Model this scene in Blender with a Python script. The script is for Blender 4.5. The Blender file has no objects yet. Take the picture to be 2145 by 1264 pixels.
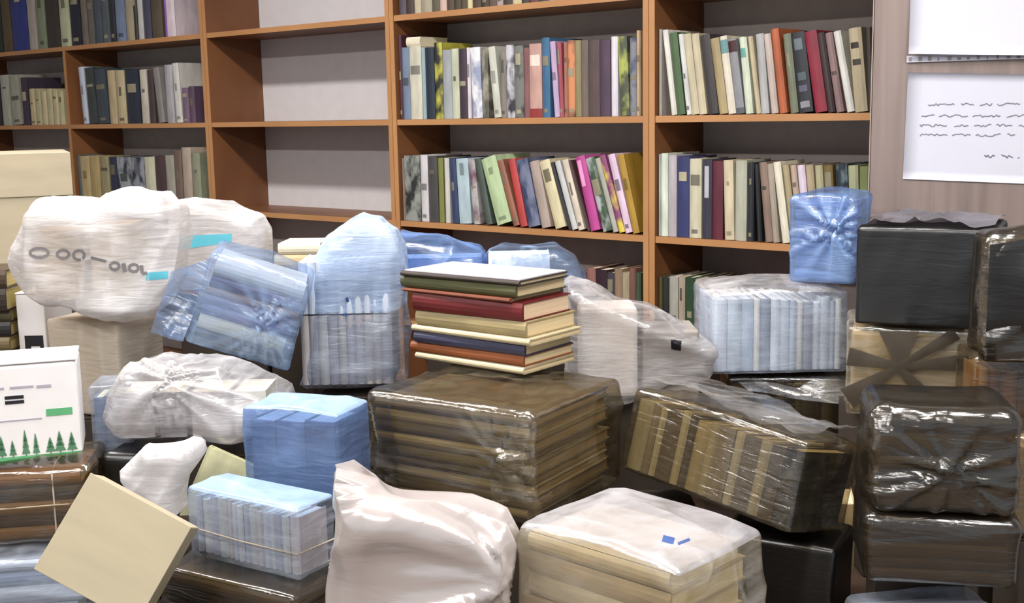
import bpy, math, random
import numpy as np
from mathutils import Vector, Matrix, Euler
from mathutils.bvhtree import BVHTree

random.seed(7)
SC = bpy.context.scene
COL = SC.collection

# ------------------------------------------------------------------ camera, world, lamps, exposure
PITCH, ROLL, FPX, CAMZ = .1576, -.0193, 2500.0, 1.65
_f = np.array([0, math.cos(PITCH), -math.sin(PITCH)]); _r = np.array([1., 0, 0]); _u = np.cross(_r, _f)
RT = _r*math.cos(ROLL)+_u*math.sin(ROLL); UP = -_r*math.sin(ROLL)+_u*math.cos(ROLL); FW = _f
CAM = np.array([0, 0, CAMZ])
cd = bpy.data.cameras.new('camera'); cam = bpy.data.objects.new('camera', cd); COL.objects.link(cam)
cd.sensor_width = 36; cd.lens = FPX/2145*36; cd.clip_start = .05
cam.matrix_world = Matrix(((RT[0], UP[0], -FW[0], 0), (RT[1], UP[1], -FW[1], 0), (RT[2], UP[2], -FW[2], CAMZ), (0, 0, 0, 1)))
SC.camera = cam
w = bpy.data.worlds.new('world'); SC.world = w; w.use_nodes = True
w.node_tree.nodes['Background'].inputs[0].default_value = (.86, .93, 1, 1)
w.node_tree.nodes['Background'].inputs[1].default_value = .48
LAMP_W = 39
SC.view_settings.view_transform = 'Standard'; SC.view_settings.look = 'None'
SC.view_settings.gamma = 1; SC.view_settings.use_curve_mapping = False
SC.view_settings.exposure = 0.0

def proj(P):
    d = np.asarray(P, float)-CAM; z = d@FW
    return 1072.5+FPX*(d@RT)/z, 632-FPX*(d@UP)/z
def ray(x, y): return FW+RT*(x-1072.5)/FPX-UP*(y-632)/FPX
def at(x, y, F):
    d = ray(x, y); return CAM+d*(F/d[1])

# the shelf wall's own frame: X along the wall, Y into the wall, Z up
YAW = -.7022; WX0, WY0 = 3.8402, -2.7691
_c, _s = math.cos(YAW), math.sin(YAW)
def Wp(X, Y, Z=0):
    dx, dy = X-WX0, Y-WY0
    return Vector((dx*_c-dy*_s, dx*_s+dy*_c, Z))
L0, L1, L2 = 1.955, 1.623, 1.293
STEP = .331

# ------------------------------------------------------------------ helpers
def srgb(c):
    o = []
    for v in c[:3]:
        v = v/255.; o.append(v/12.92 if v <= .04045 else ((v+.055)/1.055)**2.4)
    return (*o, 1)
MATS = {}
def nodes(name):
    m = bpy.data.materials.new(name); m.use_nodes = True; nt = m.node_tree
    for n in list(nt.nodes): nt.nodes.remove(n)
    out = nt.nodes.new('ShaderNodeOutputMaterial')
    return m, nt, out
def N(nt, t, **kw):
    n = nt.nodes.new(t)
    for k, v in kw.items():
        if k.startswith('i_'):
            key = k[2:]; key = int(key) if key.isdigit() else key.replace('_', ' ')
            n.inputs[key].default_value = v
        else: setattr(n, k, v)
    return n
def L(nt, a, b): nt.links.new(a, b)
def ramp(nt, fac, stops):
    r = nt.nodes.new('ShaderNodeValToRGB'); e = r.color_ramp.elements
    while len(e) < len(stops): e.new(.5)
    for el, (p, c) in zip(e, stops): el.position = p; el.color = c if len(c) == 4 else (*c, 1)
    L(nt, fac, r.inputs[0]); return r
def texco(nt, scale=(1, 1, 1), rot=(0, 0, 0), kind='Object'):
    t = nt.nodes.new('ShaderNodeTexCoord'); m = nt.nodes.new('ShaderNodeMapping')
    m.inputs['Scale'].default_value = scale; m.inputs['Rotation'].default_value = rot
    L(nt, t.outputs[kind], m.inputs[0]); return m.outputs[0]

def plain(name, rgb, rough=.6, var=.12, scale=(20, 20, 20), bump=.0, spec=.4):
    if name in MATS: return MATS[name]
    m, nt, out = nodes(name); p = N(nt, 'ShaderNodeBsdfPrincipled')
    c = np.array(srgb(rgb))
    n = N(nt, 'ShaderNodeTexNoise', i_Scale=1., i_Detail=5.); L(nt, texco(nt, scale), n.inputs['Vector'])
    lo = tuple(np.clip(c*(1-var), 0, 1)[:3]); hi = tuple(np.clip(c*(1+var), 0, 1)[:3])
    r = ramp(nt, n.outputs[0], [(.3, lo), (.7, hi)]); L(nt, r.outputs[0], p.inputs['Base Color'])
    p.inputs['Roughness'].default_value = rough; p.inputs['Specular IOR Level'].default_value = spec
    if bump:
        b = N(nt, 'ShaderNodeBump', i_Strength=bump, i_Distance=.002); L(nt, n.outputs[0], b.inputs['Height']); L(nt, b.outputs[0], p.inputs['Normal'])
    L(nt, p.outputs[0], out.inputs[0]); MATS[name] = m; return m

def wood(name, dark, light, scale=(3, 3, 40), rough=.45, rot=(0, 0, 0)):
    m, nt, out = nodes(name); p = N(nt, 'ShaderNodeBsdfPrincipled', i_Roughness=rough)
    co = texco(nt, scale, rot)
    n = N(nt, 'ShaderNodeTexNoise', i_Scale=1.2, i_Detail=6., i_Distortion=.6); L(nt, co, n.inputs['Vector'])
    r = ramp(nt, n.outputs[0], [(.3, srgb(dark)), (.7, srgb(light))]); L(nt, r.outputs[0], p.inputs['Base Color'])
    b = N(nt, 'ShaderNodeBump', i_Strength=.15, i_Distance=.001); L(nt, n.outputs[0], b.inputs['Height']); L(nt, b.outputs[0], p.inputs['Normal'])
    L(nt, p.outputs[0], out.inputs[0]); MATS[name] = m; return m

def cover_mat(name, mottled):
    "book cloth/paper: colour from the object, blotted with its second colour"
    m, nt, out = nodes(name); p = N(nt, 'ShaderNodeBsdfPrincipled', i_Roughness=.5)
    oi = N(nt, 'ShaderNodeObjectInfo')
    n = N(nt, 'ShaderNodeTexNoise', i_Scale=1., i_Detail=4.)
    co = texco(nt, (28, 8, 16) if mottled else (40, 40, 12))
    add = N(nt, 'ShaderNodeVectorMath', operation='ADD'); L(nt, co, add.inputs[0])
    cmb = N(nt, 'ShaderNodeVectorMath', operation='SCALE'); L(nt, oi.outputs['Location'], cmb.inputs[0]); cmb.inputs['Scale'].default_value = 37.
    L(nt, cmb.outputs[0], add.inputs[1]); L(nt, add.outputs[0], n.inputs['Vector'])
    if mottled:
        a = N(nt, 'ShaderNodeAttribute', attribute_type='OBJECT', attribute_name='c2')
        r = ramp(nt, n.outputs[0], [(.42, (0, 0, 0)), (.58, (1, 1, 1))])
        mx = N(nt, 'ShaderNodeMix', data_type='RGBA'); L(nt, r.outputs[0], mx.inputs[0]); L(nt, oi.outputs['Color'], mx.inputs[6]); L(nt, a.outputs['Color'], mx.inputs[7])
        L(nt, mx.outputs[2], p.inputs['Base Color'])
    else:
        hs = N(nt, 'ShaderNodeHueSaturation'); L(nt, oi.outputs['Color'], hs.inputs['Color'])
        mr = N(nt, 'ShaderNodeMapRange'); mr.inputs[1].default_value = .3; mr.inputs[2].default_value = .7; mr.inputs[3].default_value = .82; mr.inputs[4].default_value = 1.15
        L(nt, n.outputs[0], mr.inputs[0]); L(nt, mr.outputs[0], hs.inputs['Value']); L(nt, hs.outputs[0], p.inputs['Base Color'])
    L(nt, p.outputs[0], out.inputs[0]); MATS[name] = m; return m

def pages_mat():
    m, nt, out = nodes('paper_pages'); p = N(nt, 'ShaderNodeBsdfPrincipled', i_Roughness=.85)
    oi = N(nt, 'ShaderNodeObjectInfo')
    n = N(nt, 'ShaderNodeTexNoise', i_Scale=1., i_Detail=3.); L(nt, texco(nt, (700, 3, 3)), n.inputs['Vector'])
    hs = N(nt, 'ShaderNodeHueSaturation'); L(nt, oi.outputs['Color'], hs.inputs['Color'])
    mr = N(nt, 'ShaderNodeMapRange'); mr.inputs[1].default_value = .3; mr.inputs[2].default_value = .7; mr.inputs[3].default_value = .8; mr.inputs[4].default_value = 1.1
    L(nt, n.outputs[0], mr.inputs[0]); L(nt, mr.outputs[0], hs.inputs['Value']); L(nt, hs.outputs[0], p.inputs['Base Color'])
    L(nt, p.outputs[0], out.inputs[0]); MATS['paper_pages'] = m; return m

def film_mat(name, rgb, tint, o0, o1, rough=.22, gloss=.16, crease=(14, 14, 90), rot=(0, 0, 0), bump=.5, trans=.35, gain=.75):
    "plastic film: partly see-through (tinted), partly milky, with a glossy wrinkled skin"
    m, nt, out = nodes(name)
    co = texco(nt, crease, rot)
    n = N(nt, 'ShaderNodeTexNoise', i_Scale=1., i_Detail=5., i_Distortion=.8); L(nt, co, n.inputs['Vector'])
    n2 = N(nt, 'ShaderNodeTexNoise', i_Scale=7., i_Detail=3.); L(nt, texco(nt), n2.inputs['Vector'])
    ad = N(nt, 'ShaderNodeMath', operation='ADD'); L(nt, n.outputs[0], ad.inputs[0]); L(nt, n2.outputs[0], ad.inputs[1])
    mr = N(nt, 'ShaderNodeMapRange'); L(nt, ad.outputs[0], mr.inputs[0]); mr.inputs[1].default_value = .75; mr.inputs[2].default_value = 1.25; mr.inputs[3].default_value = o0; mr.inputs[4].default_value = o1
    ga = N(nt, 'ShaderNodeAttribute', attribute_name='gather')
    op = N(nt, 'ShaderNodeMath', operation='MULTIPLY_ADD', use_clamp=True); L(nt, ga.outputs['Fac'], op.inputs[0]); op.inputs[1].default_value = gain; L(nt, mr.outputs[0], op.inputs[2])
    b = N(nt, 'ShaderNodeBump', i_Strength=bump, i_Distance=.004); L(nt, n.outputs[0], b.inputs['Height'])
    tr = N(nt, 'ShaderNodeBsdfTransparent'); tr.inputs[0].default_value = srgb(tint)
    df = N(nt, 'ShaderNodeBsdfDiffuse'); df.inputs[0].default_value = srgb(rgb); L(nt, b.outputs[0], df.inputs['Normal'])
    tl = N(nt, 'ShaderNodeBsdfTranslucent'); tl.inputs[0].default_value = srgb(rgb)
    md = N(nt, 'ShaderNodeMixShader'); md.inputs[0].default_value = trans; L(nt, df.outputs[0], md.inputs[1]); L(nt, tl.outputs[0], md.inputs[2])
    mx = N(nt, 'ShaderNodeMixShader'); L(nt, op.outputs[0], mx.inputs[0]); L(nt, tr.outputs[0], mx.inputs[1]); L(nt, md.outputs[0], mx.inputs[2])
    gl = N(nt, 'ShaderNodeBsdfGlossy', i_Roughness=rough); gl.inputs[0].default_value = (1, 1, 1, 1); L(nt, b.outputs[0], gl.inputs['Normal'])
    lw = N(nt, 'ShaderNodeLayerWeight', i_Blend=.25); L(nt, b.outputs[0], lw.inputs['Normal'])
    ml = N(nt, 'ShaderNodeMath', operation='MULTIPLY_ADD'); L(nt, lw.outputs['Fresnel'], ml.inputs[0]); ml.inputs[1].default_value = gloss; ml.inputs[2].default_value = gloss*.45
    fx = N(nt, 'ShaderNodeMixShader'); L(nt, ml.outputs[0], fx.inputs[0]); L(nt, mx.outputs[0], fx.inputs[1]); L(nt, gl.outputs[0], fx.inputs[2])
    L(nt, fx.outputs[0], out.inputs[0]); MATS[name] = m; return m

COVER = cover_mat('book_cover', False); MOTT = cover_mat('printed_cover', True); PAGES = pages_mat()

def mesh_obj(name, verts, faces, mats, parent=None, smooth=False, fmat=None):
    me = bpy.data.meshes.new(name)
    me.from_pydata([tuple(map(float, v)) for v in verts], [], [tuple(map(int, f)) for f in faces])
    if not isinstance(mats, (list, tuple)): mats = [mats]
    for m in mats: me.materials.append(m)
    if fmat is not None: me.polygons.foreach_set('material_index', fmat)
    if smooth: me.polygons.foreach_set('use_smooth', [True]*len(me.polygons))
    me.update()
    o = bpy.data.objects.new(name, me); COL.objects.link(o)
    if parent: o.parent = parent
    return o
def empty(name, loc=(0, 0, 0), rot=(0, 0, 0)):
    o = bpy.data.objects.new(name, None); COL.objects.link(o); o.location = loc; o.rotation_euler = rot; o.empty_display_size = .05
    return o
def tag(o, label, cat, group=None, kind=None):
    if label: o['label'] = label
    if cat: o['category'] = cat
    if group: o['group'] = group
    if kind: o['kind'] = kind
    return o
BF = [(0, 3, 2, 1), (4, 5, 6, 7), (0, 1, 5, 4), (1, 2, 6, 5), (2, 3, 7, 6), (3, 0, 4, 7)]
def boxv(x0, x1, y0, y1, z0, z1):
    return [(x0, y0, z0), (x1, y0, z0), (x1, y1, z0), (x0, y1, z0), (x0, y0, z1), (x1, y0, z1), (x1, y1, z1), (x0, y1, z1)]
class MB:
    def __init__(s): s.v = []; s.f = []; s.m = []
    def add(s, v, f, m=0):
        o = len(s.v); s.v += [tuple(a) for a in v]; s.f += [tuple(i+o for i in q) for q in f]; s.m += [m]*len(f); return s
    def box(s, *a, m=0): return s.add(boxv(*a), BF, m)
    def build(s, name, mats, parent=None, smooth=False): return mesh_obj(name, s.v, s.f, mats, parent, smooth, s.m)
def bbox(name, mat, parent, x0, x1, y0, y1, z0, z1, bev=.0):
    o = MB().box(x0, x1, y0, y1, z0, z1).build(name, mat, parent)
    if bev:
        b = o.modifiers.new('edge', 'BEVEL'); b.width = bev; b.segments = 2
    return o

# ------------------------------------------------------------------ books
def cover_geo(mb, t, h, d, b=.0024, m=0):
    "two boards and a rounded spine; spine at y=0, x = thickness, z = height"
    b = min(b, t*.25)
    mb.box(0, b, .002, d, 0, h, m=m); mb.box(t-b, t, .002, d, 0, h, m=m)
    n = 5; v = []
    for z in (0, h):
        for i in range(n):
            a = i/(n-1); v.append((t*a, -.0032*math.sin(math.pi*a)+.002*(abs(2*a-1)**4), z))
        for i in range(n): v.append((t*(i/(n-1)), .004, z))
    f = []
    for i in range(n-1):
        f += [(i, i+1, 2*n+i+1, 2*n+i), (n+i+1, n+i, 3*n+i, 3*n+i+1), (2*n+i, 2*n+i+1, 3*n+i+1, 3*n+i), (i+1, i, n+i, n+i+1)]
    f += [(0, 2*n, 3*n, n), (n-1, 2*n-1, 4*n-1, 3*n-1)]
    mb.add(v, f, m); return b
def pages_geo(mb, t, h, d, b, m=0):
    i = min(.003, h*.02); return mb.box(b, t-b, .004, d-.003, i, h-i, m=m)
def book(t, h, d, rgb, c2=None, page=(226, 214, 184), marks=(), parent=None, name='book'):
    "a book as a thing (or, with a parent, as part of a bundle): cover, pages, printed bands"
    r = empty(name)
    mb = MB(); b = cover_geo(mb, t, h, d)
    c = mb.build('cover', MOTT if c2 else COVER, r); c.color = srgb(rgb)
    if c2: c['c2'] = list(srgb(c2)[:3])
    p = pages_geo(MB(), t, h, d, b).build('pages', PAGES, r); p.color = srgb(page)
    for (z0, z1, x0, x1, col) in marks:
        m = MB(); n = 5; v = []
        for z in (z0*h, z1*h):
            for i in range(n):
                a = x0+(x1-x0)*i/(n-1); v.append((t*a, -.0032*math.sin(math.pi*a)+.002*(abs(2*a-1)**4)-.0006, z))
        m.add(v, [(i, i+1, n+i+1, n+i) for i in range(n-1)])
        o = m.build('title_band', COVER, r); o.color = srgb(col)
    return r
def bundle_book(t, h, d, rgb, page, parent, rot=(0, 0, 0), loc=(0, 0, 0)):
    mb = MB(); b = cover_geo(mb, t, h, d); pages_geo(mb, t, h, d, b, m=1)
    pm = 'bundle_pages_%d_%d_%d' % tuple(page)
    o = mb.build('book', [COVER, plain(pm, page, .85, .15, (500, 4, 4))], parent)
    o.color = srgb(rgb); o.location = loc; o.rotation_euler = rot; return o

NAMED = [('white', (222, 217, 215)), ('cream', (205, 195, 160)), ('beige', (185, 168, 130)), ('pale grey', (168, 165, 162)), ('grey', (125, 120, 115)),
 ('dark grey', (72, 68, 68)), ('black', (40, 41, 45)), ('navy blue', (45, 55, 95)), ('blue', (60, 95, 145)), ('grey-blue', (115, 130, 155)), ('pale blue', (172, 192, 205)),
 ('dark green', (60, 85, 60)), ('pale green', (178, 195, 150)), ('olive', (125, 125, 70)), ('yellow', (188, 175, 65)), ('ochre', (180, 140, 45)), ('orange', (175, 90, 45)),
 ('brown', (110, 90, 72)), ('dark brown', (72, 55, 50)), ('maroon', (90, 35, 50)), ('red', (180, 55, 60)), ('pink', (200, 160, 150)), ('magenta', (185, 60, 140)),
 ('lilac', (200, 175, 210)), ('plum', (85, 60, 85)), ('mauve', (140, 110, 115)), ('tan', (165, 145, 105)), ('slate', (70, 80, 92))]
def cname(c): return min(NAMED, key=lambda n: sum((a-b)**2 for a, b in zip(n[1], c)))[0]
ORD = ['first', 'second', 'third', 'fourth', 'fifth', 'sixth', 'seventh', 'eighth', 'ninth', 'tenth', 'eleventh', 'twelfth', 'thirteenth', 'fourteenth', 'fifteenth', 'sixteenth',
 'seventeenth', 'eighteenth', 'nineteenth', 'twentieth', 'twenty-first', 'twenty-second', 'twenty-third', 'twenty-fourth', 'twenty-fifth', 'twenty-sixth', 'twenty-seventh', 'twenty-eighth',
 'twenty-ninth', 'thirtieth', 'thirty-first', 'thirty-second', 'thirty-third']

# ------------------------------------------------------------------ the room
WALLP = plain('wall_paint', (206, 202, 202), .8, .03, (3, 3, 3))
room = []
def struct(name, o): o.name = name; o['kind'] = 'structure'; return o
def wall_box(name, mat, X0, X1, Y0, Y1, z0, z1):
    o = MB().box(X0, X1, Y0, Y1, z0, z1).build(name, mat); o.location = Wp(0, 0, 0); o.rotation_euler = (0, 0, YAW); o['kind'] = 'structure'; return o
wall_box('floor', plain('floor_linoleum', (120, 104, 90), .5, .15, (6, 6, 6)), -4, 7, -7, .4, -.05, 0)
wall_box('ceiling', plain('ceiling_paint', (228, 228, 228), .9, .02, (3, 3, 3)), -4, 7, -7, .4, 3.0, 3.08)
wall_box('wall_back', WALLP, -4, 7, .285, .4, 0, 3.0)
wall_box('wall_left', WALLP, -4.1, -4, -7, .4, 0, 3.0)
wall_box('baseboard_back', plain('baseboard_wood', (110, 80, 60)), 3.2, 7, .27, .285, 0, .08)

def ceiling_lamp(X, Y, label):
    r = empty('ceiling_lamp', Wp(X, Y, 3.0), (0, 0, YAW)); tag(r, label, 'ceiling lamp', 'ceiling lamps')
    bbox('housing', plain('lamp_housing', (225, 225, 225), .4), r, -.63, .63, -.16, .16, -.05, 0)
    m = MATS.get('lamp_diffuser')
    if not m:
        m, nt, out = nodes('lamp_diffuser'); e = N(nt, 'ShaderNodeEmission', i_Strength=6.); e.inputs[0].default_value = (1, .97, .93, 1); L(nt, e.outputs[0], out.inputs[0]); MATS['lamp_diffuser'] = m
    bbox('diffuser', m, r, -.6, .6, -.13, .13, -.058, -.051)
    ld = bpy.data.lights.new('tube_light', 'AREA'); ld.shape = 'RECTANGLE'; ld.size = 1.2; ld.size_y = .16; ld.energy = LAMP_W; ld.color = (1, .97, .93)
    lo = bpy.data.objects.new('tube_light', ld); COL.objects.link(lo); lo.parent = r; lo.location = (0, 0, -.065)
for i, (X, Y, t) in enumerate([(.75, -1.4, 'left in front row'), (2.4, -1.4, 'middle in front row'), (4.05, -1.4, 'right in front row'),
                     (.75, -3.5, 'left in second row'), (2.4, -3.5, 'middle in second row'), (4.05, -3.5, 'right in second row')]):
    ceiling_lamp(X, Y, 'fluorescent ceiling lamp along the shelves, '+t)

# ------------------------------------------------------------------ bookcases
WOOD = wood('veneer_wood', (106, 66, 38), (136, 88, 54), (2.5, 2.5, 1.0))
EDGE = wood('veneer_edge', (164, 116, 74), (182, 134, 90), (2, 2, 2), .4)
BACKW = plain('white_backboard', (205, 200, 202), .6, .03)
BACKG = plain('grey_backboard', (170, 160, 157), .7, .06)
DEP = .257; TH = .018
LEV = [L0+STEP, L0, L1, L2, L2-.332, L2-.664, L2-.996]
def edged_board(name, parent, x0, x1, z0, z1, y0=0.0, y1=DEP-.005):
    "a veneered board with a paler front edge strip"
    mb = MB().box(x0, x1, y0+.002, y1, z0, z1, m=0).box(x0, x1, y0, y0+.002, z0, z1, m=1)
    return mb.build(name, [WOOD, EDGE], parent)
def bookcase(k, wd, label, back, divider=None):
    r = empty('bookcase', Wp(k, 0, 0), (0, 0, YAW)); tag(r, label, 'bookcase', 'bookcases along the wall')
    top = LEV[0]+.01
    edged_board('side_panel', r, .001, TH+.001, 0, top); edged_board('side_panel', r, wd-TH-.001, wd-.001, 0, top)
    bbox('back_panel', back, r, TH+.002, wd-TH-.002, DEP-.004, DEP+.004, .05, top)
    for z in LEV:
        if divider and z < L0-.05:
            edged_board('shelf', r, TH+.0015, divider-TH/2-.0005, z-TH/2, z+TH/2, .003); edged_board('shelf', r, divider+TH/2+.0005, wd-TH-.0015, z-TH/2, z+TH/2, .003)
        else: edged_board('shelf', r, TH+.0015, wd-TH-.0015, z-TH/2, z+TH/2, .003)
    if divider: edged_board('divider', r, divider-TH/2, divider+TH/2, .05, L0-TH/2-.0005)
    bbox('plinth', WOOD, r, TH+.002, wd-TH-.002, .02, .035, 0, .05)
    return r
bookcase(-2, 2, 'wide brown bookcase at far left, full of books', BACKG, divider=1.0)
bookcase(0, 1, 'brown bookcase with empty shelves and white back', BACKW)
bookcase(1, 1, 'brown bookcase full of books just right of the empty one', BACKG)
bookcase(2, 1, 'brown bookcase full of books beside the panel with notices', BACKG)

# ------------------------------------------------------------------ books on the shelves
def solveX(px, z, Y):
    lo, hi = -3., 3.5
    for _ in range(40):
        m = (lo+hi)/2
        if proj(Wp(m, Y, z))[0] < px: lo = m
        else: hi = m
    return lo
def solveZ(py, X, Y):
    lo, hi = .2, 3.
    for _ in range(40):
        m = (lo+hi)/2
        if proj(Wp(X, Y, m))[1] > py: lo = m
        else: hi = m
    return lo
def dim(c, k): return tuple(max(0, min(255, int(v*k))) for v in c)
def shelf_row(desc, group, lev, ox, oy, sc, rows, Xlim, Y=.018, noun='book'):
    """rows: (bottom left, bottom right, top left, top y, colour[, second colour[, marks]]) in the px of an enlarged crop at (ox, oy) with scale sc"""
    z0 = lev+TH/2+.0005; it = []
    for q in rows:
        xl, xr, xt, yt, c = q[:5]; c2 = q[5] if len(q) > 5 else None; mk = q[6] if len(q) > 6 else None
        X0 = solveX(ox+xl/sc, z0, Y); X1 = solveX(ox+xr/sc, z0, Y)
        zt = min(solveZ(oy+yt/sc, X0, Y), z0+STEP-TH-.012); Xt = solveX(ox+xt/sc, zt, Y)
        h = zt-z0; th = math.atan2(X0-Xt, h); th = max(0, min(th, .35)) if abs(th) > .025 else 0
        it.append([X0, X1-X0, h/max(.8, math.cos(th)), th, c, c2, mk])
    it.sort(key=lambda a: a[0]); it[0][0] = max(it[0][0], Xlim[0])
    if it[0][3] > 0 and it[0][0]-it[0][2]*math.sin(it[0][3]) < Xlim[0]: it[0][3] = max(0, math.asin(max(0, min(1, (it[0][0]-Xlim[0]-.001)/it[0][2]))))
    for i, b in enumerate(it):
        lim = Xlim[1]-b[0] if i == len(it)-1 else it[i+1][0]-b[0]-max(0, min(b[2], it[i+1][2])*(math.tan(it[i+1][3])-math.tan(b[3])))
        b[1] = max(.006, min(b[1], lim-.0006)*math.cos(b[3]))
    # push right where they would still touch
    for i in range(1, len(it)):
        a, b = it[i-1], it[i]
        need = a[0]+a[1]/math.cos(a[3])+.0004+max(0, min(a[2], b[2])*(math.tan(b[3])-math.tan(a[3])))
        if b[0] < need: b[0] = need
    for i, (X0, t, h, th, c, c2, mk) in enumerate(it):
        g = sum(c)/3; c = tuple(int((v*.86+g*.14)*.92) for v in c)
        t = min(t, Xlim[1]-X0-.0005) if X0+t > Xlim[1] else t
        if t < .004: continue
        d = random.uniform(.13, .17)
        if mk is None:
            mk = []
            lum = sum(c)/3
            if t > .012 and random.random() < .5:
                dk = dim(c, random.uniform(.5, .75)) if lum > 110 else dim((190, 180, 150), random.uniform(.5, .9))
                z = random.uniform(.45, .75); e = random.uniform(.12, .38); mk.append((z, z+random.uniform(.03, .22), e, 1-e, dk))
                if random.random() < .5: mk.append((.06, .11, .25, .75, dk))
        b = book(t, h, d, c, c2, marks=mk)
        b.location = Wp(X0, Y, z0); b.rotation_euler = (0, -th, YAW)
        lean = 'leaning ' if th > .09 else ''
        tag(b, f'{lean}{cname(c)} {noun}, {ORD[i]} from left in {desc}', 'book', group)
    return it
D = lambda *c: c
r3a = [(40, 98, 38, 290, D(82, 36, 52)), (100, 158, 100, 390, D(112, 130, 160)), (160, 254, 160, 385, D(208, 204, 182), None, [(.62, .74, .1, .9, (120, 118, 110))]), (256, 286, 256, 390, D(150, 175, 180)), (287, 358, 262, 390, D(30, 44, 62)),
 (362, 425, 352, 350, D(196, 190, 62), D(40, 42, 40)), (428, 498, 410, 410, D(158, 162, 168)), (500, 558, 490, 400, D(200, 205, 176)), (560, 624, 560, 400, D(64, 44, 60)), (626, 664, 612, 390, D(220, 210, 218)), (666, 744, 640, 390, D(150, 160, 192), D(225, 222, 225)),
 (746, 838, 740, 390, D(90, 86, 74), D(150, 145, 130)), (840, 898, 785, 385, D(206, 206, 190)), (900, 940, 880, 420, D(138, 128, 118)), (942, 1008, 942, 370, D(48, 48, 58), D(190, 188, 195)), (1010, 1084, 1000, 375, D(42, 47, 45), D(110, 112, 108)),
 (1086, 1130, 1080, 390, D(140, 88, 90)), (1132, 1230, 1130, 360, D(205, 158, 146), None, [(.0, .12, 0, 1, (140, 50, 50)), (.7, .85, .1, .9, (225, 200, 190))]), (1236, 1330, 1226, 310, D(54, 108, 150)), (1332, 1376, 1290, 340, D(196, 166, 206)),
 (1378, 1410, 1350, 350, D(182, 76, 92)), (1412, 1442, 1400, 350, D(168, 110, 88)), (1444, 1500, 1432, 330, D(54, 44, 48), D(198, 130, 90)), (1502, 1550, 1502, 330, D(148, 136, 92)), (1552, 1608, 1552, 330, D(118, 102, 92)), (1610, 1700, 1605, 330, D(90, 70, 70)),
 (1702, 1788, 1700, 330, D(80, 58, 80)), (1796, 1868, 1785, 300, D(222, 216, 226)), (1872, 1944, 1846, 300, D(178, 186, 84), D(70, 76, 60)), (1948, 2000, 1936, 310, D(64, 68, 116), D(120, 122, 130)), (2002, 2034, 1998, 250, D(198, 166, 126))]
it3a = shelf_row('upper row right of empty bookcase', 'books in the upper row right of the empty bookcase', L1, 820, 0, 3.9, r3a, (1.021, 1.979))
r3b = [(58, 84, 56, 250, D(158, 132, 122)), (88, 188, 86, 235, D(150, 156, 148), D(40, 42, 42)), (196, 242, 188, 230, D(212, 208, 212)), (246, 305, 240, 240, D(76, 72, 72)), (309, 342, 305, 250, D(132, 136, 64)), (350, 394, 334, 250, D(206, 200, 196)), (396, 436, 370, 250, D(48, 64, 108)),
 (440, 520, 414, 255, D(178, 202, 212)), (532, 608, 492, 260, D(118, 82, 102), D(170, 165, 165)), (612, 670, 535, 260, D(74, 90, 80)), (684, 784, 578, 265, D(184, 208, 158)), (788, 830, 680, 275, D(158, 96, 70)), (834, 880, 752, 265, D(202, 64, 64)), (886, 964, 802, 270, D(54, 70, 108), D(110, 115, 140)),
 (972, 1050, 890, 280, D(178, 158, 148)), (1060, 1140, 952, 280, D(222, 208, 166)), (1146, 1166, 1026, 285, D(42, 42, 48)), (1168, 1206, 1052, 280, D(198, 198, 198)), (1208, 1266, 1100, 270, D(228, 212, 190)), (1268, 1286, 1142, 270, D(84, 52, 52)), (1288, 1364, 1186, 250, D(196, 64, 150), None, [(.6, .95, .15, .6, (225, 150, 195))]),
 (1368, 1430, 1252, 260, D(62, 90, 62), D(175, 178, 180)), (1432, 1470, 1312, 260, D(172, 168, 158)), (1472, 1510, 1342, 240, D(146, 62, 116), D(205, 185, 70)), (1512, 1558, 1396, 235, D(232, 200, 226)), (1560, 1604, 1456, 235, D(190, 146, 42))]
it3b = shelf_row('lower row right of empty bookcase', 'books in the lower row right of the empty bookcase', L2, 820, 250, 3.084, r3b, (1.021, 1.979))
r4a = [(206, 290, 172, 260, D(174, 168, 158)), (322, 370, 240, 265, D(228, 222, 212)), (376, 442, 302, 290, D(72, 102, 62)), (456, 500, 380, 300, D(216, 216, 212)), (502, 566, 425, 300, D(200, 188, 156)), (568, 632, 495, 300, D(206, 192, 158)), (652, 740, 572, 310, D(62, 54, 58)), (744, 820, 662, 340, D(172, 152, 106)),
 (824, 890, 742, 320, D(222, 212, 192), None, [(.78, .95, 0, 1, (100, 140, 145))]), (894, 966, 816, 350, D(142, 142, 148), None, [(.83, .98, 0, 1, (60, 20, 25)), (0, .08, 0, 1, (80, 85, 92))]), (976, 1040, 916, 330, D(210, 220, 196), None, [(.74, .86, 0, .8, (95, 150, 140))]), (1070, 1112, 992, 320, D(198, 182, 146)), (1114, 1200, 1062, 300, D(172, 172, 174)), (1202, 1262, 1132, 300, D(198, 178, 168)),
 (1276, 1342, 1196, 255, D(190, 92, 48)), (1372, 1440, 1302, 300, D(116, 122, 100)), (1452, 1582, 1372, 290, D(42, 44, 52), None, [(.78, .92, .2, .8, (95, 105, 110)), (.4, .5, .2, .8, (80, 90, 95)), (.26, .34, .2, .8, (85, 85, 100)), (.06, .14, .15, .85, (125, 125, 132))]),
 (1590, 1700, 1492, 280, D(146, 32, 54)), (1702, 1766, 1602, 290, D(58, 42, 44)), (1776, 1842, 1672, 290, D(148, 116, 116)), (1870, 1936, 1746, 275, D(222, 220, 212)), (1940, 2050, 1880, 250, D(182, 166, 130), None, [(.76, .83, .1, .75, (38, 32, 30)), (.56, .63, .15, .8, (52, 46, 40))]), (2056, 2110, 2030, 240, D(60, 50, 46))]
shelf_row('upper row of bookcase beside the notices', 'books in the upper row beside the notices', L1, 1330, 0, 4.206, r4a, (2.021, 2.979))
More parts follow.
